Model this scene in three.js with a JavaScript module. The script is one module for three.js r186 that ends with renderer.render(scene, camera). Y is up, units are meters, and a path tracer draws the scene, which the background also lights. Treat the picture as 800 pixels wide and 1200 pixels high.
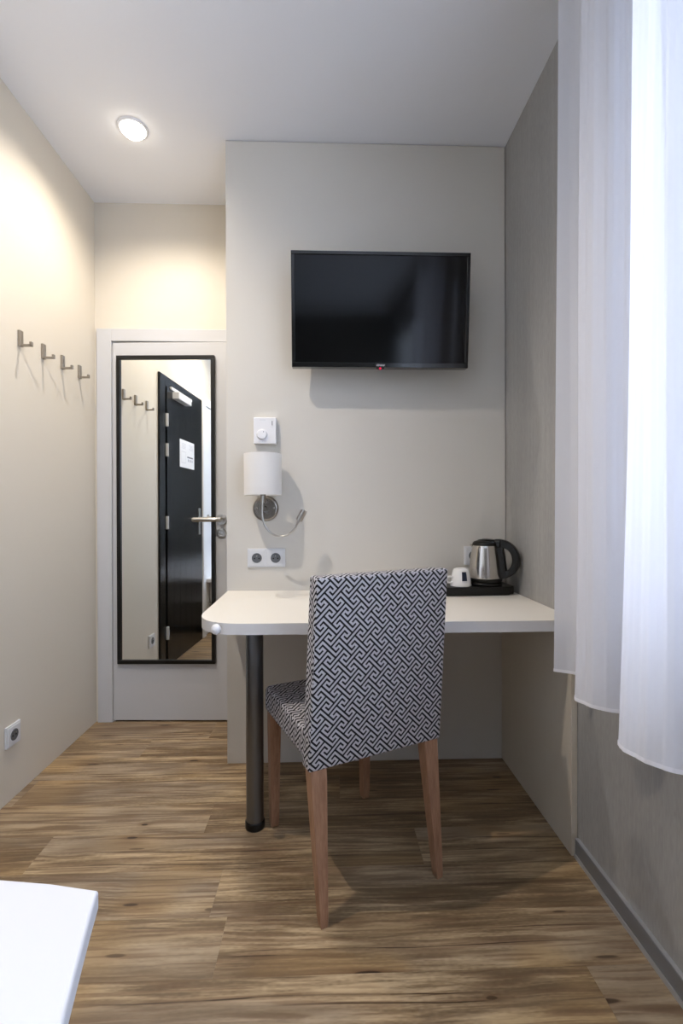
import * as THREE from 'three';
import { RoundedBoxGeometry } from 'three/addons/geometries/RoundedBoxGeometry.js';
import { mergeGeometries } from 'three/addons/utils/BufferGeometryUtils.js';

// ---------------------------------------------------------------- camera, sky, lights, exposure
const scene = new THREE.Scene();
const FOCAL = 547.28, YAW = 0.0325, PITCH = 0.0027, ROLL = -0.0026;
const camera = new THREE.PerspectiveCamera(2 * Math.atan(600 / FOCAL) * 180 / Math.PI, 800 / 1200, 0.02, 60);
{
  const fwd = new THREE.Vector3(Math.sin(YAW), 0, -Math.cos(YAW)), rt = new THREE.Vector3(Math.cos(YAW), 0, Math.sin(YAW)), up = new THREE.Vector3(0, 1, 0);
  const F = fwd.clone().multiplyScalar(Math.cos(PITCH)).addScaledVector(up, -Math.sin(PITCH));
  const u = up.clone().multiplyScalar(Math.cos(PITCH)).addScaledVector(fwd, Math.sin(PITCH));
  const R = rt.clone().multiplyScalar(Math.cos(ROLL)).addScaledVector(u, Math.sin(ROLL));
  const U = u.clone().multiplyScalar(Math.cos(ROLL)).addScaledVector(rt, -Math.sin(ROLL));
  camera.position.set(0, 1.0954, 2.0383);
  camera.quaternion.setFromRotationMatrix(new THREE.Matrix4().makeBasis(R, U, F.clone().negate()));
}
scene.add(camera);
// overcast sky outside the window
scene.background = new THREE.Color().setRGB(0.80, 0.93, 1.16);
scene.backgroundIntensity = 4.4;
// two recessed ceiling downlights over the passage; their light is made in makeDownlight()
const SPOT_CANDELA = [2.8, 5.4], SPOT_COLOR = new THREE.Color().setRGB(1.0, 0.89, 0.76);
const SPOTS = [[-0.805, 0.05], [-0.81, 0.95]];
const renderer = new THREE.WebGLRenderer({ antialias: true });
renderer.toneMapping = THREE.LinearToneMapping;
renderer.toneMappingExposure = 1.2;
renderer.shadowMap.enabled = true;

// ---------------------------------------------------------------- helpers
let seed = 12345;
const rnd = () => { seed = (seed + 0x6d2b79f5) | 0; let t = Math.imul(seed ^ (seed >>> 15), 1 | seed); t = (t + Math.imul(t ^ (t >>> 7), 61 | t)) ^ t; return ((t ^ (t >>> 14)) >>> 0) / 4294967296; };
const used = new Map();
const numbered = (n) => { const k = used.get(n) ?? 0; used.set(n, k + 1); return k ? `${n}_${String(k).padStart(3, '0')}` : n; };
function thing(name, label, category, [x, y, z] = [0, 0, 0], turn = 0, group) {
  const o = new THREE.Group(); o.name = numbered(name); scene.add(o);
  o.position.set(x, y, z); o.rotation.y = turn; o.userData = { label, category };
  if (group) o.userData.group = group;
  return o;
}
function clean(g) {
  let q = g.index ? g.toNonIndexed() : g;
  for (const k of Object.keys(q.attributes)) if (!['position', 'normal', 'uv'].includes(k)) q.deleteAttribute(k);
  return q;
}
function obj(name, geoms, mat, parent) {
  const list = Array.isArray(geoms) ? geoms : [geoms];
  const g = list.length === 1 ? list[0] : mergeGeometries(list.map(clean));
  const m = new THREE.Mesh(g, mat); m.name = parent ? name : numbered(name);
  m.castShadow = m.receiveShadow = true;
  (parent ?? scene).add(m);
  return m;
}
function struct(name, geoms, mat, label, category) {
  const m = obj(name, geoms, mat); m.userData = { kind: 'structure', label, category }; return m;
}
// box uv in metres
function boxUV(g, s = 1) {
  const q = clean(g), p = q.attributes.position, n = q.attributes.normal, uv = new Float32Array(p.count * 2);
  for (let i = 0; i < p.count; i++) {
    const ax = Math.abs(n.getX(i)), ay = Math.abs(n.getY(i)), az = Math.abs(n.getZ(i));
    const [a, b] = ax >= ay && ax >= az ? [p.getZ(i), p.getY(i)] : ay >= az ? [p.getX(i), p.getZ(i)] : [p.getX(i), p.getY(i)];
    uv[2 * i] = a * s; uv[2 * i + 1] = b * s;
  }
  q.setAttribute('uv', new THREE.BufferAttribute(uv, 2)); return q;
}
const span = (x0, x1, y0, y1, z0, z1) => boxUV(new THREE.BoxGeometry(x1 - x0, y1 - y0, z1 - z0).translate((x0 + x1) / 2, (y0 + y1) / 2, (z0 + z1) / 2));
const rspan = (x0, x1, y0, y1, z0, z1, r = 0.003, s = 2) => boxUV(new RoundedBoxGeometry(x1 - x0, y1 - y0, z1 - z0, s, r).translate((x0 + x1) / 2, (y0 + y1) / 2, (z0 + z1) / 2));
const lathe = (pts, seg = 48) => new THREE.LatheGeometry(pts.map(([r, y]) => new THREE.Vector2(r, y)), seg);
const cyl = (r0, r1, h, seg = 32) => new THREE.CylinderGeometry(r0, r1, h, seg);
const tube = (pts, r, seg = 40, rad = 12) => new THREE.TubeGeometry(new THREE.CatmullRomCurve3(pts.map((p) => new THREE.Vector3(...p))), seg, r, rad, false);
const rod = (a, b, r0, r1 = r0, seg = 20) => {
  const A = new THREE.Vector3(...a), Bv = new THREE.Vector3(...b), d = Bv.clone().sub(A), L = d.length();
  const g = cyl(r1, r0, L, seg); g.applyQuaternion(new THREE.Quaternion().setFromUnitVectors(new THREE.Vector3(0, 1, 0), d.normalize()));
  return g.translate((A.x + Bv.x) / 2, (A.y + Bv.y) / 2, (A.z + Bv.z) / 2);
};

// ---------------------------------------------------------------- textures
const HASH = new Float32Array(65536); { let s = seed; seed = 777; for (let i = 0; i < 65536; i++) HASH[i] = rnd(); seed = s; }
const hash = (x, y) => HASH[((x * 73 + y * 4057 + ((x * y) & 1023)) & 65535)];
function noise(x, y, px, py) {       // value noise, periodic in px, py cells
  const xi = Math.floor(x), yi = Math.floor(y), fx = x - xi, fy = y - yi, sx = fx * fx * (3 - 2 * fx), sy = fy * fy * (3 - 2 * fy);
  const x0 = ((xi % px) + px) % px, x1 = (x0 + 1) % px, y0 = ((yi % py) + py) % py, y1 = (y0 + 1) % py;
  const a = hash(x0, y0), b = hash(x1, y0), c = hash(x0, y1), d = hash(x1, y1);
  return a + (b - a) * sx + (c - a + (a - b - c + d) * sx) * sy;
}
function dataTex(w, h, fn, srgb = true) {
  const d = new Uint8Array(w * h * 4);
  for (let y = 0; y < h; y++) for (let x = 0; x < w; x++) {
    const c = fn(x / w, y / h), i = (y * w + x) * 4;
    for (let k = 0; k < 3; k++) d[i + k] = Math.max(0, Math.min(255, c[k]));
    d[i + 3] = 255;
  }
  const t = new THREE.DataTexture(d, w, h); t.wrapS = t.wrapT = THREE.RepeatWrapping; t.magFilter = THREE.LinearFilter; t.minFilter = THREE.LinearMipmapLinearFilter;
  if (srgb) t.colorSpace = THREE.SRGBColorSpace; t.needsUpdate = true; return t;
}
// wood floor: 2.4 m x 1.2 m, grain along u
const KNOTS = []; { for (let i = 0; i < 34; i++) KNOTS.push([rnd(), rnd(), 0.006 + 0.012 * rnd(), 0.0025 + 0.004 * rnd(), 0.5 + 0.5 * rnd()]); }
const CRACKS = []; { for (let i = 0; i < 46; i++) CRACKS.push([rnd(), rnd(), 0.06 + 0.2 * rnd(), 0.0005 + 0.0008 * rnd(), 0.55 + 0.45 * rnd()]); }
const wrap = (d) => d - Math.round(d);
const mix3 = (a, b, t) => [a[0] + (b[0] - a[0]) * t, a[1] + (b[1] - a[1]) * t, a[2] + (b[2] - a[2]) * t];
const sstep = (a, b, x) => { const t = Math.max(0, Math.min(1, (x - a) / (b - a))); return t * t * (3 - 2 * t); };
const woodTex = dataTex(2048, 1024, (u, v) => {
  const wob = (noise(u * 6, v * 8, 6, 8) - 0.5) * 0.014 + (noise(u * 30, v * 30, 30, 30) - 0.5) * 0.004;
  const w = v + wob;
  const big = noise(u * 5, w * 12, 5, 12), mid = noise(u * 16, w * 52, 16, 52), fine = noise(u * 22, w * 190, 22, 190), hair = noise(u * 40, w * 440, 40, 440), grit = noise(u * 240, v * 480, 240, 480), blot = noise(u * 12 + 5, v * 10, 12, 10);
  let t = 0.24 * big + 0.26 * mid + 0.22 * fine + 0.18 * hair + 0.10 * grit;
  let c = mix3([113, 94, 71], [201, 179, 146], sstep(0.24, 0.76, t));
  c = mix3(c, [158, 146, 134], 0.55 * sstep(0.42, 0.75, noise(u * 4 + 3, w * 16, 4, 16)) * (0.6 + 0.4 * fine));
  c = mix3(c, [195, 161, 110], 0.38 * sstep(0.55, 0.85, blot));
  c = mix3(c, [98, 74, 54], 0.55 * sstep(0.66, 0.88, noise(u * 11 + 2, w * 80, 11, 80)) * (0.4 + 0.6 * hair));
  c = mix3(c, [90, 71, 50], 0.38 * sstep(0.56, 0.82, noise(u * 9 + 4, w * 30, 9, 30)) * (0.5 + 0.5 * mid));
  c = mix3(c, [112, 86, 64], 0.4 * sstep(0.58, 0.85, noise(u * 16 + 2, w * 240, 16, 240)));
  for (const [ku, kv, ra, rb, s] of KNOTS) {
    const du = wrap(u - ku), dv = wrap(v - kv); if (Math.abs(du) > 0.06 || Math.abs(dv) > 0.03) continue;
    const q = Math.hypot(du / ra, dv / rb), r = Math.exp(-q * q * 0.35) * s;
    c = mix3(c, [92, 64, 38], 0.45 * r); if (q < 0.9) c = mix3(c, [44, 30, 20], 0.8 * s * (1 - sstep(0.5, 0.9, q)));
  }
  for (const [cu, cv, len, th, s] of CRACKS) {
    const du = wrap(u - cu), dv = wrap(v - cv - 0.003 * Math.sin(du * 22 + cu * 20) - wob * 0.6); if (Math.abs(du) > len || Math.abs(dv) > th * 9) continue;
    const e = (1 - sstep(0.5, 1, Math.abs(du) / len)) * Math.exp(-(dv / th) * (dv / th)) * s * (0.35 + 0.65 * sstep(0.3, 0.7, noise(u * 26, cv * 50, 26, 50)));
    c = mix3(c, [96, 74, 54], 0.35 * (1 - sstep(0.3, 1, Math.abs(du) / len)) * Math.exp(-((dv / (th * 3.5)) ** 2)) * s);
    c = mix3(c, [50, 34, 22], e);
  }
  return c;
});
const woodBump = dataTex(1024, 512, (u, v) => { const h = 120 + 90 * (noise(u * 30, v * 260, 30, 260) - 0.5) + 40 * (noise(u * 8, v * 60, 8, 60) - 0.5); return [h, h, h]; }, false);
// plaster speckle for painted surfaces, fine vertical striation for the wallpaper on the right
const paintBump = dataTex(512, 512, (u, v) => { const h = 128 + 60 * (noise(u * 64, v * 64, 64, 64) - 0.5) + 60 * (noise(u * 160, v * 160, 160, 160) - 0.5); return [h, h, h]; }, false);
const strieTex = dataTex(1024, 512, (u, v) => {
  const a = noise(u * 220, v * 6, 220, 6) - 0.5, b = noise(u * 70, v * 3, 70, 3) - 0.5, c = noise(u * 10, v * 8, 10, 8) - 0.5, d = noise(u * 300, v * 120, 300, 120) - 0.5;
  const k = 5 * a + 4 * b + 9 * c + 10 * d; return [156 + k, 155 + k, 153 + k];
});
const strieBump = dataTex(1024, 512, (u, v) => { const h = 128 + 110 * (noise(u * 220, v * 6, 220, 6) - 0.5) + 60 * (noise(u * 300, v * 120, 300, 120) - 0.5); return [h, h, h]; }, false);
const brushedTex = dataTex(256, 256, (u, v) => { const k = 190 + 40 * (noise(u * 4, v * 128, 4, 128) - 0.5); return [k, k, k]; }, false);
const beechTex = dataTex(256, 512, (u, v) => { const w = u + 0.02 * (noise(u * 4, v * 4, 4, 4) - 0.5); const t = 0.6 * noise(w * 30, v * 3, 30, 3) + 0.4 * noise(w * 80, v * 12, 80, 12); return mix3([142, 104, 80], [178, 137, 108], t); });
// fret weave of the chair cover: one period of the key pattern, light band on dark ground
function fretTexture() {
  const W = 384, H = 512, cv = document.createElement('canvas'); cv.width = W; cv.height = H;
  const c = cv.getContext('2d'); c.fillStyle = '#08070c'; c.fillRect(0, 0, W, H);
  c.strokeStyle = '#b9b6ba'; c.lineJoin = 'miter'; c.lineCap = 'square'; c.lineWidth = 0.55 * W / (3 * Math.SQRT2);
  const k = W / 3, kv = H / 4;      // lattice units: x = (U+V)/sqrt2, y = (V-U)/sqrt2; period 3*sqrt2 by 4*sqrt2
  const A = [[0, 0], [-2, 0], [-2, 1], [-1, 1], [-1, 2], [-3, 2], [-3, -3]], Bq = [[-1, 3], [-1, 5], [-2, 5], [-2, 4], [-3, 4], [-3, 6], [2, 6]];
  for (const path of [A, Bq]) for (let i = -4; i <= 4; i++) for (let j = -3; j <= 3; j++) {
    c.beginPath();
    path.forEach(([U, V], n) => { const x = ((U + V) / 2 + 3 * i) * k, y = ((V - U) / 2 + 4 * j) * kv; n ? c.lineTo(x, y) : c.moveTo(x, y); });
    c.stroke();
  }
  const t = new THREE.CanvasTexture(cv); t.wrapS = t.wrapT = THREE.RepeatWrapping; t.colorSpace = THREE.SRGBColorSpace;
  t.repeat.set(1 / 0.0475, 1 / 0.0625); return t;
}
function canvasTex(w, h, draw) { const cv = document.createElement('canvas'); cv.width = w; cv.height = h; draw(cv.getContext('2d'), w, h); const t = new THREE.CanvasTexture(cv); t.colorSpace = THREE.SRGBColorSpace; return t; }

// ---------------------------------------------------------------- materials
const std = (o) => new THREE.MeshStandardMaterial(o), phy = (o) => new THREE.MeshPhysicalMaterial(o);
const rep = (t, x, y) => { const q = t.clone(); q.repeat.set(x, y); q.needsUpdate = true; return q; };
const M = {
  cream: std({ color: '#d5cec1', roughness: 0.55, bumpMap: rep(paintBump, 3, 3), bumpScale: 0.0002 }),
  rearPaint: std({ color: '#6f6a63', roughness: 0.8 }),
  panel: std({ color: '#d1cdc5', roughness: 0.6, bumpMap: rep(paintBump, 3, 3), bumpScale: 0.0002 }),
  ceiling: std({ color: '#e9ebf0', roughness: 0.9, bumpMap: rep(paintBump, 2, 2), bumpScale: 0.0003 }),
  strie: std({ map: rep(strieTex, 1, 0.5), roughness: 0.5, bumpMap: rep(strieBump, 1, 0.5), bumpScale: 0.00015 }),
  wood: std({ color: '#f7f3ec', map: rep(woodTex, 1 / 2.4, 1 / 1.2), roughness: 0.46, bumpMap: rep(woodBump, 1 / 2.4, 1 / 1.2), bumpScale: 0.0005 }),
  screed: std({ color: '#5a4a3a', roughness: 0.9 }),
  skirt: std({ color: '#8c8f94', roughness: 0.35, metalness: 0.5 }), skirtEdge: std({ color: '#b9bbbe', roughness: 0.35, metalness: 0.4 }),
  laminate: std({ color: '#e5e1d9', roughness: 0.42 }), edging: std({ color: '#d9d6d4', roughness: 0.45 }),
  board: std({ color: '#cfc6b6', roughness: 0.5 }),
  greyDoor: std({ color: '#c3c4c7', roughness: 0.45 }), darkGap: std({ color: '#1a1a1b', roughness: 0.9 }),
  black: phy({ color: '#0d0e0f', roughness: 0.35, specularIntensity: 0.7 }), blackGloss: phy({ color: '#08090a', roughness: 0.16, clearcoat: 0.3, clearcoatRoughness: 0.08 }),
  screen: phy({ color: '#030405', roughness: 0.1, specularIntensity: 0.7 }),
  mirror: std({ color: '#eef0ee', metalness: 1, roughness: 0.0 }),
  doorBlack: phy({ color: '#101315', roughness: 0.22, specularIntensity: 0.55 }),
  steel: std({ color: '#b9b6b1', metalness: 1, roughness: 0.28 }), satin: std({ color: '#8f8a84', metalness: 1, roughness: 0.38, roughnessMap: brushedTex }),
  kettleSteel: std({ color: '#cfcac4', metalness: 1, roughness: 0.17 }),
  hook: std({ color: '#9b948a', metalness: 0.85, roughness: 0.42 }),
  legMetal: std({ color: '#7d8085', metalness: 1, roughness: 0.36 }),
  whitePlastic: std({ color: '#e9e9ec', roughness: 0.35 }), greyPlastic: std({ color: '#5d6166', roughness: 0.45 }), silverPlastic: std({ color: '#d5d7db', roughness: 0.4 }), pinHole: std({ color: '#0d0d0e', roughness: 0.8 }),
  porcelain: phy({ color: '#eeeeee', roughness: 0.18, clearcoat: 0.5, clearcoatRoughness: 0.08 }), navy: std({ color: '#16213a', roughness: 0.4 }),
  shade: phy({ color: '#f6f5f4', roughness: 0.95, transmission: 0.35, thickness: 0, side: THREE.DoubleSide }),
  sheer: phy({ color: '#f4f5fb', roughness: 0.74, transmission: 0.42, thickness: 0, ior: 1.2, specularIntensity: 0.2, side: THREE.DoubleSide }),
  sheerHem: phy({ color: '#fafaff', roughness: 0.95, transmission: 0.35, thickness: 0, ior: 1.2, specularIntensity: 0.2, side: THREE.DoubleSide }),
  linen: std({ color: '#dcdde2', roughness: 0.9 }), bedBase: std({ color: '#8d8780', roughness: 0.9 }),
  fret: std({ map: fretTexture(), roughness: 0.9 }), beech: std({ map: beechTex, roughness: 0.42 }),
  glass: phy({ color: '#ffffff', roughness: 0, transmission: 1, thickness: 0, ior: 1.45 }),
  pvc: std({ color: '#eef0f2', roughness: 0.4 }),
  glow: std({ color: '#ffffff', emissive: new THREE.Color().setRGB(1.0, 0.9, 0.75), emissiveIntensity: 11, roughness: 0.6 }),
  led: std({ color: '#7a0b22', emissive: new THREE.Color().setRGB(1.0, 0.03, 0.12), emissiveIntensity: 0.7, roughness: 0.2 }),
  paper: null,
};
M.fret.bumpMap = null;

// ---------------------------------------------------------------- the room
const H = 2.7, XL = -1.2, XR = 0.793, ZA = -0.433, ZR = 4.0, XP = -0.431;
// floor: planks laid across the room
{
  const fl = new THREE.Group(); fl.name = 'floor'; fl.userData = { kind: 'structure', label: 'brown rustic oak plank floor running across the whole room', category: 'floor' }; scene.add(fl);
  obj('underlay', span(XL - 0.15, XR + 0.15, -0.12, -0.008, ZA - 0.15, ZR + 0.15), M.screed, fl);
  const PW = 0.167, PL = 1.22, gap = 0.0002, joints = { 0: -0.42, 2: -0.318, 4: 0.622, '-3': -0.835, '-4': -0.57, 1: 0.30, 3: 0.95, '-1': 0.05, '-2': -0.1 };
  let n = 0;
  for (let k = -5; k <= 22; k++) {
    const z0 = 0.27 + k * PW, z1 = Math.min(z0 + PW, ZR); if (z0 >= ZR) break;
    let x = (joints[k] ?? (-1.2 + PL * rnd())); while (x > XL) x -= PL;
    for (; x < XR; x += PL) {
      const a = Math.max(x, XL), b = Math.min(x + PL, XR); if (b - a < 0.01) continue;
      const zz = Math.max(z0, ZA); if (z1 - zz < 0.01) continue;
      const g = span(a + gap, b - gap, -0.009, 0, zz + gap, z1 - gap), uv = g.attributes.uv, ou = rnd() * 2.4, ov = Math.floor(rnd() * 7.2) * 0.167 + rnd() * 0.1, flip = rnd() < 0.5 ? -1 : 1;
      for (let i = 0; i < uv.count; i++) uv.setXY(i, flip * uv.getX(i) + ou, uv.getY(i) - z0 + ov);
      const p = obj('plank' + (n ? '_' + String(n).padStart(3, '0') : ''), g, M.wood, fl); n++;
    }
  }
}
struct('ceiling', span(XL - 0.15, XR + 0.15, H, H + 0.15, ZA - 0.15, ZR + 0.15), M.ceiling, 'plain pale ceiling with recessed downlights', 'ceiling');
const DZ0 = 0.365, DZ1 = 1.135, DH = 2.005;    // entry door opening in the left wall
struct('wall_left', [span(XL - 0.15, XL, -0.1, H, ZA - 0.15, DZ0), span(XL - 0.15, XL, DH, H, DZ0, DZ1), span(XL - 0.15, XL, -0.1, H, DZ1, ZR + 0.15), span(XL - 0.15, XL - 0.1, -0.1, DH, DZ0, DZ1)], M.cream, 'long smooth cream wall carrying the coat hooks', 'wall');
const BX0 = -1.111, BX1 = -0.472, BH = 1.978;  // bathroom door opening in the alcove wall
struct('wall_alcove', [span(XL, BX0, -0.1, H, ZA - 0.1, ZA), span(BX0, BX1, BH, H, ZA - 0.1, ZA), span(BX1, XP + 0.05, -0.1, H, ZA - 0.1, ZA), span(XL, XP + 0.05, -0.1, H, ZA - 0.15, ZA - 0.1)], M.cream, 'narrow cream wall above and around the grey door', 'wall');
{ // the partition the desk stands against: a core and a facing panel with a thin shadow gap to ceiling and side wall
  const w = new THREE.Group(); w.name = 'wall_back'; w.userData = { kind: 'structure', label: 'beige partition wall behind the desk and television', category: 'wall' }; scene.add(w);
  obj('core', span(XP + 0.0005, XR, -0.1, H, ZA - 0.1, -0.012), M.panel, w);
  obj('facing_panel', span(XP, XR - 0.0035, -0.008, H - 0.0035, -0.012, 0), M.panel, w);
}
const WZ0 = 1.10, WZ1 = 3.85, WY0 = 0.80, WY1 = 2.45;
struct('wall_right', [span(XR, XR + 0.15, -0.1, H, ZA - 0.15, WZ0), span(XR, XR + 0.15, -0.1, WY0, WZ0, WZ1), span(XR, XR + 0.15, WY1, H, WZ0, WZ1), span(XR, XR + 0.15, -0.1, H, WZ1, ZR + 0.15)], M.strie, 'taupe grey striated wall beside the desk and under the curtain', 'wall');
struct('wall_rear', span(XL - 0.15, XR + 0.15, -0.1, H, ZR, ZR + 0.15), M.rearPaint, 'dark taupe wall behind the bed', 'wall');
{
  const b = new THREE.Group(); b.name = 'baseboard_right'; b.userData = { kind: 'structure', label: 'grey skirting board along the taupe wall below the curtain', category: 'baseboard' }; scene.add(b);
  obj('board', rspan(XR - 0.012, XR, 0.012, 0.058, 0.592, ZR, 0.002), M.skirt, b);
  obj('floor_seal', span(XR - 0.015, XR, 0, 0.012, 0.592, ZR), M.skirtEdge, b);
  obj('top_bead', span(XR - 0.010, XR, 0.058, 0.0605, 0.592, ZR), M.skirtEdge, b);
}
{ // window behind the curtain
  const w = new THREE.Group(); w.name = 'window_1'; w.userData = { kind: 'structure', label: 'white framed window behind the sheer curtain', category: 'window' }; scene.add(w);
  const x0 = XR + 0.06, x1 = XR + 0.12, f = 0.06;
  obj('window_frame', [span(x0, x1, WY0, WY0 + f, WZ0, WZ1), span(x0, x1, WY1 - f, WY1, WZ0, WZ1), span(x0, x1, WY0 + f, WY1 - f, WZ0, WZ0 + f), span(x0, x1, WY0 + f, WY1 - f, WZ1 - f, WZ1), span(x0, x1, WY0 + f, WY1 - f, 2.07, 2.13), span(x0, x1, WY0 + f, WY1 - f, 2.94, 3.00)], M.pvc, w);
  for (const [a, b] of [[WZ0 + f, 2.07], [2.13, 2.94], [3.00, WZ1 - f]]) obj('pane', new THREE.PlaneGeometry(b - a, WY1 - WY0 - 2 * f).rotateY(-Math.PI / 2).translate(XR + 0.09, (WY0 + WY1) / 2, (a + b) / 2), M.glass, w);
  obj('window_sill', rspan(XR - 0.01, XR + 0.06, WY0, WY0 + 0.02, WZ0 + 0.001, WZ1 - 0.001, 0.003), M.pvc, w);
}

// grey door in the alcove, standing a little ajar
const DOOR_TURN = -2.2 * Math.PI / 180;
{
  const d = new THREE.Group(); d.name = 'door_1'; d.userData = { kind: 'structure', label: 'light grey flush door with long mirror and steel lever', category: 'door' }; scene.add(d);
  const zf = ZA + 0.014, t = 0.078;
  obj('door_frame', [rspan(-1.186, BX0, 0, 2.042, ZA, zf, 0.002), rspan(BX0, BX1, BH, 2.042, ZA, zf, 0.002), rspan(BX1, XP - 0.0005, 0, 2.042, ZA, zf, 0.002), span(BX0, BX0 + 0.003, 0, BH, ZA - 0.1, ZA), span(BX1 - 0.003, BX1, 0, BH, ZA - 0.1, ZA)], M.greyDoor, d);
  const leaf = new THREE.Group(); leaf.name = 'leaf'; leaf.position.set(BX0 + 0.005, 0, zf - 0.008); leaf.rotation.y = DOOR_TURN; d.add(leaf);
  obj('leaf_panel', rspan(0, 0.626, 0.008, BH - 0.006, -0.04, 0, 0.002), M.greyDoor, leaf);
  const hx = 0.564, hy = 1.052;
  obj('lever_handle', [rod([hx, hy, 0], [hx, hy, 0.009], 0.028), rod([hx, hy, 0.009], [hx, hy, 0.05], 0.0095), tube([[hx + 0.004, hy, 0.05], [hx - 0.02, hy, 0.056], [hx - 0.07, hy, 0.057], [hx - 0.128, hy, 0.055]], 0.0115), new THREE.SphereGeometry(0.0115, 16, 12).translate(hx - 0.128, hy, 0.055), new THREE.SphereGeometry(0.0117, 16, 12).translate(hx + 0.003, hy, 0.05)].map(clean), M.steel, leaf);
  obj('key_rose', [lathe([[0.009, 0], [0.009, 0.008], [0.012, 0.0095], [0.023, 0.0085], [0.0255, 0.006], [0.0255, 0]]).rotateX(Math.PI / 2).translate(hx, hy - 0.072, 0), rod([hx, hy - 0.072, 0], [hx, hy - 0.072, 0.006], 0.008)].map(clean), M.steel, leaf);
}
{ // mirror hung on the grey door
  const m = thing('door_mirror', 'tall mirror in thin black frame on the grey door', 'mirror', [BX0 + 0.005, 0, ZA + 0.014 - 0.008], DOOR_TURN);
  const x0 = 0.026, x1 = 0.533, y0 = 0.306, y1 = 1.899, f = 0.019, d = 0.02;
  obj('mirror_frame', [rspan(x0, x1, y1 - f, y1, 0.0005, d, 0.002), rspan(x0, x1, y0, y0 + f, 0.0005, d, 0.002), rspan(x0, x0 + f, y0 + f, y1 - f, 0.0005, d, 0.002), rspan(x1 - f, x1, y0 + f, y1 - f, 0.0005, d, 0.002)], M.black, m);
  obj('mirror_glass', span(x0 + f - 0.003, x1 - f + 0.003, y0 + f - 0.003, y1 - f + 0.003, 0.002, 0.010), M.mirror, m);
}
{ // dark entry door in the left wall, seen in the mirror
  const d = new THREE.Group(); d.name = 'door_2'; d.userData = { kind: 'structure', label: 'black entrance door seen in the mirror, with closer and notice', category: 'door' }; scene.add(d);
  obj('door_frame', [rspan(XL, XL + 0.014, 0, 2.045, DZ0 - 0.03, DZ0 + 0.06, 0.002), rspan(XL, XL + 0.014, 0, 2.045, DZ1 - 0.005, DZ1 + 0.035, 0.002), rspan(XL, XL + 0.014, DH - 0.03, 2.045, DZ0 + 0.06, DZ1 - 0.005, 0.002)], M.doorBlack, d);
  const leaf = new THREE.Group(); leaf.name = 'leaf'; leaf.position.set(XL, 0, 0); d.add(leaf);
  const lz0 = DZ0 + 0.075, lz1 = DZ1 - 0.008, n = 6, w = (lz1 - lz0) / n;
  obj('leaf_core', span(-0.05, 0.012, 0.006, DH - 0.034, lz0, lz1), M.doorBlack, leaf);
  for (let i = 0; i < n; i++) obj('board', rspan(0.012, 0.02, 0.006, DH - 0.034, lz0 + i * w + 0.0006, lz0 + (i + 1) * w - 0.0006, 0.001, 1), M.doorBlack, leaf);
  for (const y of [1.735, 1.525, 1.015, 0.24]) obj('hinge', [rspan(0.014, 0.026, y - 0.045, y + 0.045, lz0 - 0.014, lz0 + 0.006, 0.002), rod([0.027, y - 0.045, lz0 - 0.006], [0.027, y + 0.045, lz0 - 0.006], 0.006)].map(clean), M.silverPlastic, leaf);
  obj('door_closer', [rspan(0.02, 0.07, 1.905, 1.955, 0.53, 0.78, 0.004), rspan(0.014, 0.03, 1.965, 1.985, 0.50, 0.90, 0.003), rspan(0.03, 0.045, 1.95, 1.975, 0.74, 0.76, 0.003)], M.silverPlastic, leaf);
  obj('handle_plate', rspan(0.02, 0.028, 0.90, 1.12, 1.055, 1.095, 0.003), M.steel, leaf);
  obj('lever_handle', [rod([0.028, 1.03, 1.075], [0.07, 1.03, 1.075], 0.009), rod([0.07, 1.03, 1.08], [0.07, 1.03, 0.955], 0.009)], M.steel, leaf);
}
{
  const pt = canvasTex(297, 210, (c, w, h) => {
    c.fillStyle = '#e9ebf0'; c.fillRect(0, 0, w, h); c.fillStyle = '#b9bdc6';
    for (let i = 0; i < 5; i++) { c.fillRect(24, 26 + i * 9, 90 - 12 * (i % 3), 3); c.fillRect(180, 26 + i * 9, 84 - 10 * (i % 2), 3); }
    c.fillStyle = '#4b505a'; c.fillRect(30, 118, 120, 10); c.fillStyle = '#9aa0ab'; for (let i = 0; i < 4; i++) c.fillRect(38 + i * 28, 138, 14, 20);
    c.strokeStyle = '#a3a8b2'; c.lineWidth = 2; c.strokeRect(180, 90, 84, 84);
  });
  const mats = std({ map: pt, roughness: 0.7 });
  const g = new THREE.BoxGeometry(0.297, 0.21, 0.001).rotateY(Math.PI / 2);
  const p = obj('notice_sheet', g.translate(XL + 0.0206, 1.535, 0.815), mats); p.userData = { label: 'white printed notice fixed to the black entrance door', category: 'notice' };
}
{ // white door further along the left wall, seen at the edge of the mirror
  const d = new THREE.Group(); d.name = 'door_3'; d.userData = { kind: 'structure', label: 'white flush door beyond the black entrance door, in the mirror', category: 'door' }; scene.add(d);
  obj('door_frame', [rspan(XL, XL + 0.02, 0, 2.09, 1.19, 1.26, 0.003), rspan(XL, XL + 0.02, 0, 2.09, 2.06, 2.13, 0.003), rspan(XL, XL + 0.02, 2.02, 2.09, 1.26, 2.06, 0.003)], M.pvc, d);
  obj('leaf_panel', rspan(XL, XL + 0.012, 0.006, 2.017, 1.262, 2.058, 0.002), M.pvc, d);
  obj('lever_handle', [rod([XL + 0.012, 1.04, 1.32], [XL + 0.06, 1.04, 1.32], 0.009), rod([XL + 0.06, 1.04, 1.315], [XL + 0.06, 1.04, 1.44], 0.009), rod([XL + 0.012, 1.04, 1.32], [XL + 0.02, 1.04, 1.32], 0.026)], M.steel, d);
}

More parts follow.
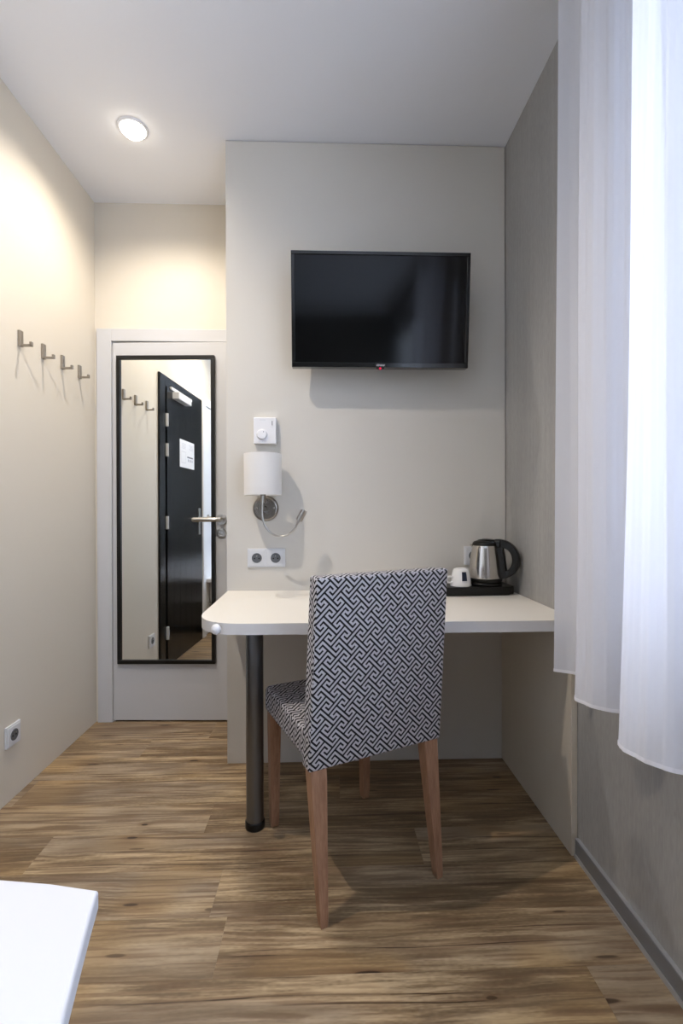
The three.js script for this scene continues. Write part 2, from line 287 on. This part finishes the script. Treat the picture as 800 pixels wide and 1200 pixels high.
// ---------------------------------------------------------------- downlights
function makeDownlight(x, z, candela, label) {
  const t = thing('ceiling_downlight', label, 'downlight', [x, H, z], 0, 'recessed ceiling downlights');
  obj('trim_ring', lathe([[0.050, 0], [0.050, -0.006], [0.053, -0.008], [0.059, -0.005], [0.061, 0]]), M.whitePlastic, t);
  obj('light_diffuser', lathe([[0.0001, -0.032], [0.018, -0.031], [0.034, -0.026], [0.045, -0.016], [0.0498, 0]]), M.glow, t);
  const s = new THREE.SpotLight(SPOT_COLOR, candela, 0, 1.34, 0.9, 2);
  s.position.set(0, -0.04, 0); s.target.position.set(0, -2, 0); t.add(s, s.target);
  s.castShadow = true; s.shadow.radius = 0.5; s.shadow.mapSize.set(2048, 2048);
}
makeDownlight(...SPOTS[0], SPOT_CANDELA[0], 'glowing round downlight in the ceiling before the grey door');
makeDownlight(...SPOTS[1], SPOT_CANDELA[1], 'glowing round downlight in the ceiling by the entrance door');

// ---------------------------------------------------------------- desk
{
  const t = thing('desk', 'cream wall desk with rounded corner and one black post', 'desk', [0, 0, 0]);
  const sh = new THREE.Shape(), x0 = -0.427, x1 = XR - 0.001, zf = 0.597, r = 0.165;
  sh.moveTo(x0, 0.001); sh.lineTo(x1, 0.001); sh.lineTo(x1, zf); sh.lineTo(x0 + r + 0.02, zf);
  sh.bezierCurveTo(x0 + 0.07, zf, x0 + 0.012, zf - 0.06, x0 + 0.008, zf - r); sh.lineTo(x0, 0.001);
  const topG = (y0, y1, inset) => new THREE.ExtrudeGeometry(sh, { depth: y1 - y0, bevelEnabled: false, curveSegments: 24 }).rotateX(Math.PI / 2).translate(0, y1, 0);
  obj('desktop', topG(0.7145, 0.7485), M.edging, t);
  obj('top_surface', topG(0.7485, 0.7495), M.laminate, t);
  obj('side_panel', rspan(0.772, XR - 0.001, 0.001, 0.7145, 0.001, 0.588, 0.0015), M.board, t);
  const leg = obj('leg', [cyl(0.030, 0.030, 0.7, 40).translate(-0.25, 0.3645, 0.41)], M.legMetal, t);
  obj('foot', lathe([[0.0001, 0], [0.033, 0], [0.034, 0.004], [0.034, 0.022], [0.031, 0.026], [0.0301, 0.026]]).translate(-0.25, 0.0, 0.41), M.black, leg);
  obj('collar', cyl(0.04, 0.04, 0.006, 40).translate(-0.25, 0.7115, 0.41), M.black, leg);
  const n = new THREE.Vector3(-0.42, 0, 0.9).normalize(), c = new THREE.Vector3(-0.338, 0.732, 0.589);
  obj('edge_bumper', lathe([[0.016, 0], [0.0165, 0.004], [0.0145, 0.010], [0.009, 0.0145], [0.0001, 0.016]]).applyQuaternion(new THREE.Quaternion().setFromUnitVectors(new THREE.Vector3(0, 1, 0), n)).translate(c.x, c.y, c.z), M.whitePlastic, t);
}

// ---------------------------------------------------------------- chair
{
  const t = thing('dining_chair', 'upholstered chair in black and white fret fabric with beech legs', 'chair', [0.068, 0, 0.526], 24.3 * Math.PI / 180);
  // back: leaning padded slab, front is -z
  const Hb = 0.395, Ht = 0.923;
  const back = new RoundedBoxGeometry(0.436, Ht - Hb, 0.052, 5, 0.009, 5);
  { const q = back.attributes.position; for (let i = 0; i < q.count; i++) {
    const k = (q.getY(i) + (Ht - Hb) / 2) / (Ht - Hb), x = q.getX(i), z = q.getZ(i);
    const bulge = 0.006 * Math.cos(Math.PI * x / 0.44) * Math.sin(Math.PI * Math.min(1, Math.max(0, k)));
    q.setX(i, x * (1 - 0.025 * k)); q.setZ(i, z + 0.173 + 0.047 * k + (z > 0 ? bulge : -bulge)); q.setY(i, Hb + k * (Ht - Hb));
  } back.computeVertexNormals(); }
  obj('backrest', boxUV(back), M.fret, t);
  const seat = new RoundedBoxGeometry(0.415, 0.088, 0.385, 5, 0.018, 5);
  { const q = seat.attributes.position; for (let i = 0; i < q.count; i++) { const x = q.getX(i), z = q.getZ(i), y = q.getY(i);
    const dome = y > 0.02 ? 0.014 * Math.cos(Math.PI * x / 0.46) * Math.cos(Math.PI * z / 0.44) : 0;
    q.setY(i, y + dome + 0.397 + 0.044); q.setZ(i, z - 0.045); } seat.computeVertexNormals(); }
  obj('seat', boxUV(seat), M.fret, t);
  const legG = (x0, z0, y0, w0, d0, x1, z1, w1, d1) => {     // tapering square leg from top (x0,z0) to foot (x1,z1)
    const g = new RoundedBoxGeometry(1, 1, 1, 2, 0.08), q = g.attributes.position;
    for (let i = 0; i < q.count; i++) { const k = 0.5 - q.getY(i), s = Math.min(1, Math.max(0, k));
      q.setXYZ(i, x0 + (x1 - x0) * s + q.getX(i) * (w0 + (w1 - w0) * s), y0 * (1 - s) + (k > 1 ? 0 : 0), z0 + (z1 - z0) * s + q.getZ(i) * (d0 + (d1 - d0) * s)); }
    const uv = clean(g); uv.computeVertexNormals(); const c = boxUV(uv, 6); return c;
  };
  obj('leg', legG(-0.186, 0.172, 0.405, 0.050, 0.044, -0.188, 0.222, 0.022, 0.026), M.beech, t);
  obj('leg', legG(0.186, 0.172, 0.405, 0.050, 0.044, 0.188, 0.222, 0.022, 0.026), M.beech, t);
  obj('leg', legG(-0.180, -0.212, 0.405, 0.040, 0.040, -0.180, -0.216, 0.028, 0.028), M.beech, t);
  obj('leg', legG(0.180, -0.212, 0.405, 0.040, 0.040, 0.180, -0.216, 0.028, 0.028), M.beech, t);
}

// ---------------------------------------------------------------- television
{
  const t = thing('television', 'flat black television on the wall above the desk', 'television', [0.224, 1.911, 0.135]);
  const w = 0.726, h = 0.455;
  const body = new THREE.Group(); body.name = 'casing'; body.rotation.x = 5.5 * Math.PI / 180; t.add(body);
  const b = 0.014;
  obj('bezel', [rspan(-w / 2, w / 2, h / 2 - b, h / 2, -0.03, 0.010, 0.002), rspan(-w / 2, w / 2, -h / 2, -h / 2 + 0.020, -0.03, 0.010, 0.002), rspan(-w / 2, -w / 2 + b, -h / 2 + 0.02, h / 2 - b, -0.03, 0.010, 0.002), rspan(w / 2 - b, w / 2, -h / 2 + 0.02, h / 2 - b, -0.03, 0.010, 0.002)], M.blackGloss, body);
  obj('screen', span(-w / 2 + b, w / 2 - b, -h / 2 + 0.02, h / 2 - b, -0.028, 0.006), M.screen, body);
  obj('rear_cover', rspan(-w / 2 + 0.05, w / 2 - 0.05, -h / 2 + 0.03, h / 2 - 0.05, -0.062, -0.028, 0.006), M.black, body);
  const lens = obj('sensor_lens', new THREE.SphereGeometry(0.011, 20, 14).scale(1.5, 0.75, 0.5).translate(0, -h / 2, 0.004), M.blackGloss, body);
  obj('indicator_light', new THREE.SphereGeometry(0.0048, 16, 12).translate(-0.001, -h / 2 - 0.0035, 0.0085), M.led, body);
  const lt = canvasTex(256, 80, (c, W, Hh) => { c.fillStyle = '#0b0c0e'; c.fillRect(0, 0, W, Hh); c.fillStyle = '#e6e8ee'; c.font = 'italic bold 66px serif'; c.textAlign = 'center'; c.textBaseline = 'middle'; c.transform(1, 0, -0.25, 1, 10, 0); c.fillText('Orava', W / 2, Hh / 2); });
  obj('brand_lettering', new THREE.PlaneGeometry(0.042, 0.013).translate(0, -h / 2 + 0.0095, 0.0104), std({ map: lt, roughness: 0.3 }), body);
  obj('wall_bracket', [rspan(-0.11, 0.11, -0.11, 0.11, -0.134, -0.124, 0.002), rspan(-0.10, -0.07, -0.12, 0.12, -0.126, -0.058, 0.002), rspan(0.07, 0.10, -0.12, 0.12, -0.126, -0.058, 0.002)], M.black, t);
}

// ---------------------------------------------------------------- wall fittings
{ // thermostat
  const t = thing('thermostat', 'white square room thermostat with round dial above the wall lamp', 'thermostat', [-0.262, 1.4395, 0]);
  obj('housing', [rspan(-0.048, 0.048, -0.056, 0.056, 0.0005, 0.030, 0.003)], M.whitePlastic, t);
  const d = obj('dial', lathe([[0.0001, 0.012], [0.0175, 0.012], [0.0205, 0.010], [0.0225, 0.001], [0.0225, 0]]).rotateX(Math.PI / 2).translate(-0.012, -0.017, 0.030), M.whitePlastic, t);
  obj('dial_mark', rspan(-0.0045, -0.0025, -0.010, -0.004, 0.0418, 0.0426, 0.0003, 1), M.greyPlastic, d);
  obj('switch_slot', span(0.030, 0.033, 0.022, 0.041, 0.0297, 0.0303), M.greyPlastic, t);
  obj('switch', rspan(0.0285, 0.0345, 0.014, 0.021, 0.030, 0.034, 0.001, 1), M.whitePlastic, t);
  for (const [x0, x1, y0, y1] of [[-0.022, 0.002, 0.0440, 0.0465], [-0.030, -0.018, -0.0475, -0.046], [-0.012, -0.008, -0.0475, -0.0445]]) obj('print', span(x0, x1, y0, y1, 0.0298, 0.03015), M.silverPlastic, t);
}
{ // wall lamp with flexible reading light
  const t = thing('wall_lamp', 'white shade wall lamp with steel plate and gooseneck reading light', 'lamp', [-0.262, 1.106, 0]);
  obj('wall_plate', [lathe([[0.0001, 0.016], [0.044, 0.016], [0.0525, 0.013], [0.0555, 0.006], [0.0555, 0.0005]]).rotateX(Math.PI / 2)], M.satin, t);
  for (const x of [-0.037, 0.037]) obj('screw', new THREE.SphereGeometry(0.0045, 14, 10).scale(1, 1, 0.6).translate(x, 0.002, 0.017), M.steel, t);
  obj('arm', [rod([0, 0.03, 0.015], [0, 0.03, 0.092], 0.008), rod([0, 0.024, 0.092], [0, 0.064, 0.092], 0.0115)], M.satin, t);
  const cy = 0.140, sh = obj('shade', [lathe([[0.077, -0.085], [0.0775, -0.085], [0.0775, 0.085], [0.077, 0.085]], 64).translate(0, cy, 0.092), lathe([[0.0765, 0.085], [0.0765, -0.085]], 64).translate(0, cy, 0.092)], M.shade, t);
  obj('lamp_holder', [cyl(0.014, 0.014, 0.05).translate(0, 0.085, 0.092), new THREE.SphereGeometry(0.024, 20, 14).translate(0, 0.135, 0.092)].map(clean), M.whitePlastic, t);
  obj('shade_spider', [0, 2.094, 4.189].map((a) => rod([0.012 * Math.cos(a), 0.062, 0.092 + 0.012 * Math.sin(a)], [0.0755 * Math.cos(a), 0.062, 0.092 + 0.0755 * Math.sin(a)], 0.0018)), M.satin, sh);
  const gn = obj('gooseneck', tube([[0.0, 0.052, 0.106], [-0.001, 0.01, 0.107], [0.0, -0.04, 0.106], [0.018, -0.085, 0.106], [0.058, -0.114, 0.106], [0.1, -0.11, 0.107], [0.130, -0.085, 0.11], [0.146, -0.055, 0.112]], 0.0042, 72), M.steel, t);
  obj('reading_head', [rod([0.145, -0.057, 0.112], [0.151, -0.046, 0.112], 0.006), rod([0.149, -0.05, 0.112], [0.171, -0.010, 0.114], 0.0135), rod([0.1710, -0.0100, 0.114], [0.1725, -0.0073, 0.1141], 0.011)], M.steel, gn);
}
function socketFace(parent, cx, cy, z0, plateMat) {   // one plate with its recessed round insert
  const pl = obj('cover_plate', [rspan(cx - 0.0405, cx + 0.0405, cy - 0.0405, cy + 0.0405, z0, z0 + 0.008, 0.002), rspan(cx - 0.034, cx + 0.034, cy - 0.034, cy + 0.034, z0 + 0.007, z0 + 0.0105, 0.0012)], plateMat, parent);
  const ins = obj('socket_insert', lathe([[0.0001, 0.0108], [0.018, 0.0108], [0.0192, 0.0122], [0.0212, 0.0122], [0.0215, 0.009]]).rotateX(Math.PI / 2).translate(cx, cy, z0), M.greyPlastic, pl);
  obj('pin_hole', [rod([cx - 0.0095, cy - 0.002, z0 + 0.010], [cx - 0.0095, cy - 0.002, z0 + 0.0112], 0.0032), rod([cx + 0.0095, cy - 0.002, z0 + 0.010], [cx + 0.0095, cy - 0.002, z0 + 0.0112], 0.0032)], M.pinHole, pl);
  obj('earth_pin', rod([cx, cy + 0.009, z0 + 0.008], [cx, cy + 0.009, z0 + 0.018], 0.0024), M.steel, pl);
}
{
  const t = thing('double_socket', 'silver white double power socket under the wall lamp', 'socket', [-0.261, 0.892, 0]);
  socketFace(t, -0.0395, 0, 0.0005, M.silverPlastic); socketFace(t, 0.0415, 0, 0.0005, M.silverPlastic);
}
{
  const t = thing('power_socket', 'single power socket on the wall behind the kettle', 'socket', [0.645, 0.897, 0]);
  socketFace(t, 0, 0, 0.0005, M.silverPlastic);
}
{
  const t = thing('power_socket', 'single power socket low on the cream wall under the coat hooks', 'socket', [XL, 0.247, 0.222], Math.PI / 2);
  socketFace(t, 0, 0, 0.0005, M.silverPlastic);
}
{ // coat hooks
  const t = thing('coat_hook', 'brushed metal coat hook, fourth along the wall from the grey door', 'hook', [XL, 1.77, 0.167], 0, 'row of four coat hooks');
  obj('back_plate', rspan(0, 0.010, -0.028, 0.034, -0.0105, 0.0105, 0.001), M.hook, t);
  obj('prong', [rspan(0.004, 0.050, -0.027, -0.019, -0.006, 0.006, 0.001), rspan(0.042, 0.051, -0.027, -0.010, -0.006, 0.006, 0.001)], M.hook, t);
  for (const [z, label] of [[0.018, 'brushed metal coat hook, third along the wall from the grey door'], [-0.126, 'brushed metal coat hook, second along the wall from the grey door'], [-0.272, 'brushed metal coat hook closest to the grey door frame']]) { const c = t.clone(); c.userData = { ...t.userData, label }; c.name = numbered('coat_hook'); c.position.z = z; scene.add(c); }
}

// ---------------------------------------------------------------- tray, kettle, cup
const TR = 0.04;
{
  const t = thing('serving_tray', 'black rounded tray on the desk under kettle and cup', 'tray', [0.592, 0.7495, 0.098], TR);
  const rr = (w, d, r) => { const s = new THREE.Shape(), x = w / 2, y = d / 2; s.moveTo(-x + r, -y); s.lineTo(x - r, -y); s.quadraticCurveTo(x, -y, x, -y + r); s.lineTo(x, y - r); s.quadraticCurveTo(x, y, x - r, y); s.lineTo(-x + r, y); s.quadraticCurveTo(-x, y, -x, y - r); s.lineTo(-x, -y + r); s.quadraticCurveTo(-x, -y, -x + r, -y); return s; };
  const ex = (s, y0, y1, bv) => new THREE.ExtrudeGeometry(s, { depth: y1 - y0 - 2 * bv, bevelEnabled: bv > 0, bevelSize: bv, bevelThickness: bv, bevelSegments: 2, curveSegments: 10 }).rotateX(-Math.PI / 2).translate(0, y0 + bv, 0);
  obj('tray_body', ex(rr(0.344, 0.152, 0.036), 0.004, 0.036, 0.003), M.black, t);
  obj('tray_foot', ex(rr(0.326, 0.134, 0.03), 0, 0.004, 0), M.blackGloss, t);
}
{
  const t = thing('kettle', 'stainless steel electric kettle with black lid and handle', 'kettle', [0.664, 0.7858, 0.105], -0.6); t.scale.y = 0.905;
  obj('power_base', lathe([[0.0001, 0], [0.064, 0], [0.068, 0.004], [0.068, 0.012], [0.062, 0.016], [0.0001, 0.016]]), M.black, t);
  obj('body_base', lathe([[0.062, 0.016], [0.0675, 0.018], [0.068, 0.032], [0.0665, 0.034], [0.02, 0.034]]), M.black, t);
  obj('body', lathe([[0.0665, 0.032], [0.0672, 0.036], [0.0655, 0.075], [0.0605, 0.125], [0.0535, 0.168], [0.0500, 0.182], [0.0485, 0.183]], 72), M.kettleSteel, t);
  const sp = new THREE.Shape(); sp.moveTo(-0.052, 0); sp.quadraticCurveTo(-0.062, 0.012, -0.066, 0.017); sp.lineTo(-0.040, 0.017); sp.closePath();
  obj('spout', new THREE.ConeGeometry(0.022, 0.036, 20, 1, false).rotateX(Math.PI).scale(1, 1, 0.8).translate(-0.044, 0.166, 0), M.kettleSteel, t);
  obj('lid', [lathe([[0.0001, 0.205], [0.03, 0.204], [0.045, 0.199], [0.0515, 0.191], [0.0525, 0.182], [0.05, 0.180], [0.0001, 0.180]]), lathe([[0.0001, 0.212], [0.014, 0.211], [0.03, 0.207], [0.034, 0.203], [0.0001, 0.2]]).scale(1.2, 1, 0.9).translate(0.008, 0, 0)], M.black, t);
  obj('hinge_block', rspan(0.03, 0.068, 0.172, 0.207, -0.018, 0.018, 0.008, 3), M.black, t);
  // handle: vertical strip down the body and an open D loop
  const hd = new THREE.Shape(); hd.moveTo(0.045, 0.207); hd.bezierCurveTo(0.088, 0.212, 0.130, 0.178, 0.135, 0.125); hd.bezierCurveTo(0.137, 0.082, 0.115, 0.052, 0.082, 0.040); hd.lineTo(0.062, 0.032); hd.lineTo(0.054, 0.1); hd.closePath();
  const hole = new THREE.Path(); hole.moveTo(0.073, 0.172); hole.bezierCurveTo(0.096, 0.170, 0.110, 0.148, 0.111, 0.120); hole.bezierCurveTo(0.111, 0.092, 0.100, 0.076, 0.086, 0.070); hole.closePath(); hd.holes.push(hole);
  obj('handle', new THREE.ExtrudeGeometry(hd, { depth: 0.020, bevelEnabled: true, bevelSize: 0.004, bevelThickness: 0.004, bevelSegments: 3, curveSegments: 20 }).translate(0, 0, -0.010), M.black, t);
}
{
  const t = thing('cup', 'white porcelain cup turned upside down on the black tray', 'cup', [0.553, 0.7858, 0.13], 0.15); t.scale.y = 0.93;
  obj('cup_body', lathe([[0.040, 0.0], [0.0435, 0.0], [0.0435, 0.004], [0.041, 0.02], [0.0365, 0.05], [0.032, 0.068], [0.028, 0.0745], [0.024, 0.077], [0.0225, 0.077], [0.021, 0.0735], [0.0001, 0.0735]], 56), M.porcelain, t);
  obj('cup_handle', new THREE.TorusGeometry(0.014, 0.0052, 12, 32).scale(1.15, 1, 1).translate(-0.0505, 0.028, 0.006), M.porcelain, t);
  // dark blue printed mark, a curved patch on the wall of the cup
  const g = new THREE.PlaneGeometry(1, 1, 8, 8), q = g.attributes.position;
  const rAt = (y) => y < 0.05 ? 0.041 - (y - 0.02) * 0.15 : 0.0365 - (y - 0.05) * 0.25;
  const strip = (x0, x1, y0, y1) => { const s = new THREE.PlaneGeometry(1, 1, 8, 8), p = s.attributes.position; for (let i = 0; i < p.count; i++) { const a = x0 + (p.getX(i) + 0.5) * (x1 - x0), y = y0 + (p.getY(i) + 0.5) * (y1 - y0), r = rAt(y) + 0.0006; p.setXYZ(i, r * Math.sin(a), y, r * Math.cos(a)); } s.computeVertexNormals(); return s; };
  obj('printed_mark', [strip(-0.30, 0.24, 0.025, 0.064)], M.navy, t);
  obj('printed_line', [strip(-0.30, 0.24, 0.0185, 0.022)], M.silverPlastic, t);
}

// ---------------------------------------------------------------- curtain
{
  const zEnd = 1.75;
  // plan of the folds at the hem: x against z, far end first
  const plan = [[0.672, 0.677], [0.717, 0.704], [0.757, 0.765], [0.735, 0.83], [0.665, 0.862], [0.626, 0.878], [0.647, 0.94], [0.70, 0.972], [0.762, 1.018], [0.715, 1.066], [0.640, 1.088], [0.590, 1.111], [0.609, 1.19], [0.675, 1.238], [0.757, 1.27]];
  for (let k = 0; plan.at(-1)[1] < zEnd - 0.24; k++) { const z = plan.at(-1)[1], a = 0.75 + 0.4 * rnd(); for (const [x, dz] of [[0.715, 0.04], [0.64, 0.068], [0.60, 0.095], [0.615, 0.165], [0.68, 0.205], [0.757, 0.238]]) plan.push([0.757 - (0.757 - x) * a, z + dz]); }
  const curve = new THREE.CatmullRomCurve3(plan.map(([x, z]) => new THREE.Vector3(x, 0, z)), false, 'centripetal');
  const nu = 900, nv = 60, top = 2.648, bot = 0.618, pts = curve.getSpacedPoints(nu), pos = [], uv = [], idx = [];
  for (let j = 0; j <= nv; j++) for (let i = 0; i <= nu; i++) {
    const v = j / nv, s = i / nu, y = bot + (top - bot) * v, p = pts[i], amp = 1 - 0.38 * Math.pow(v, 0.8);
    const sway = 0.004 * Math.sin(5 * v + 23 * p.z) * (1 - v) * v * 4 + 0.0014 * Math.sin(s * 260 + 1.5 * v) + 0.0004 * Math.sin(s * 730 + 4 * v);
    const cx = 0.700; pos.push(cx + (p.x - cx) * amp + sway * (p.z > 0.75 ? 1 : 0.3), y + (j ? 0 : 0), p.z + 0.012 * v * Math.sin(40 * p.z)); uv.push(s * 6, v * 2);
  }
  for (let j = 0; j < nv; j++) for (let i = 0; i < nu; i++) { const a = j * (nu + 1) + i; idx.push(a, a + 1, a + nu + 1, a + 1, a + nu + 2, a + nu + 1); }
  const g = new THREE.BufferGeometry(); g.setAttribute('position', new THREE.Float32BufferAttribute(pos, 3)); g.setAttribute('uv', new THREE.Float32BufferAttribute(uv, 2)); g.setIndex(idx); g.computeVertexNormals();
  const t = thing('sheer_curtain', 'white sheer curtain in deep folds along the taupe wall', 'curtain', [0, 0, 0]);
  obj('fabric', g, M.sheer, t);
  // stitched hem: a doubled strip along the lower edge
  const hp = [], hi = []; for (let j = 0; j < 2; j++) for (let i = 0; i <= nu; i++) { const k = i * 3; hp.push(pos[k] - 0.0012, bot + j * 0.009 - 0.0005, pos[k + 2]); }
  for (let i = 0; i < nu; i++) hi.push(i, i + 1, nu + 1 + i, i + 1, nu + 2 + i, nu + 1 + i);
  const hg = new THREE.BufferGeometry(); hg.setAttribute('position', new THREE.Float32BufferAttribute(hp, 3)); hg.setAttribute('uv', new THREE.Float32BufferAttribute(new Array(hp.length / 3 * 2).fill(0), 2)); hg.setIndex(hi); hg.computeVertexNormals();
  obj('hem', hg, M.sheerHem, t);
  const r = thing('curtain_rail', 'white ceiling rail above the sheer curtain', 'curtain rail', [0, 0, 0]);
  obj('track', rspan(0.685, 0.715, 2.672, 2.6995, 0.64, 3.75, 0.002), M.whitePlastic, r);
  const gl = []; for (let z = 0.7; z < 1.65; z += 0.12) gl.push(span(0.697, 0.703, 2.65, 2.674, z, z + 0.006));
  obj('glider_row', gl, M.whitePlastic, r).userData = { kind: 'stuff' };
}

// ---------------------------------------------------------------- bed
{
  const t = thing('bed', 'single bed with grey base standing along the cream wall', 'bed', [-0.8, 0, 2.3]);
  obj('bed_base', rspan(-0.385, 0.345, 0.06, 0.27, -0.96, 1.0, 0.01, 3), M.bedBase, t);
  obj('mattress', rspan(-0.385, 0.345, 0.27, 0.463, -0.965, 1.0, 0.03, 4), M.linen, t);
  for (const [x, z] of [[-0.33, -0.9], [0.29, -0.9], [-0.33, 0.94], [0.29, 0.94]]) obj('leg', cyl(0.02, 0.018, 0.06).translate(x, 0.03, z), M.black, t);
  // cover: sheet with a slightly flaring corner
  const out = [[-1.186, 1.262], [-0.9, 1.257], [-0.70, 1.257], [-0.53, 1.265], [-0.44, 1.277], [-0.36, 1.293], [-0.347, 1.345], [-0.328, 1.415], [-0.308, 1.487], [-0.296, 1.56], [-0.29, 1.75], [-0.29, 3.3], [-1.186, 3.3]];
  const s = new THREE.Shape(out.map(([x, z]) => new THREE.Vector2(x, -z)));
  const g = new THREE.ExtrudeGeometry(s, { depth: 0.020, bevelEnabled: true, bevelSize: 0.005, bevelThickness: 0.008, bevelSegments: 4, bevelOffset: -0.005 }).rotateX(-Math.PI / 2).translate(0, 0.473, 0);
  const c = obj('bed_cover', g, M.linen); c.userData = { label: 'smooth white bed cover overhanging the foot of the bed', category: 'bed cover' };
}

scene.traverse((o) => { if (o.isMesh) { o.castShadow = true; o.receiveShadow = true; } });
renderer.render(scene, camera);
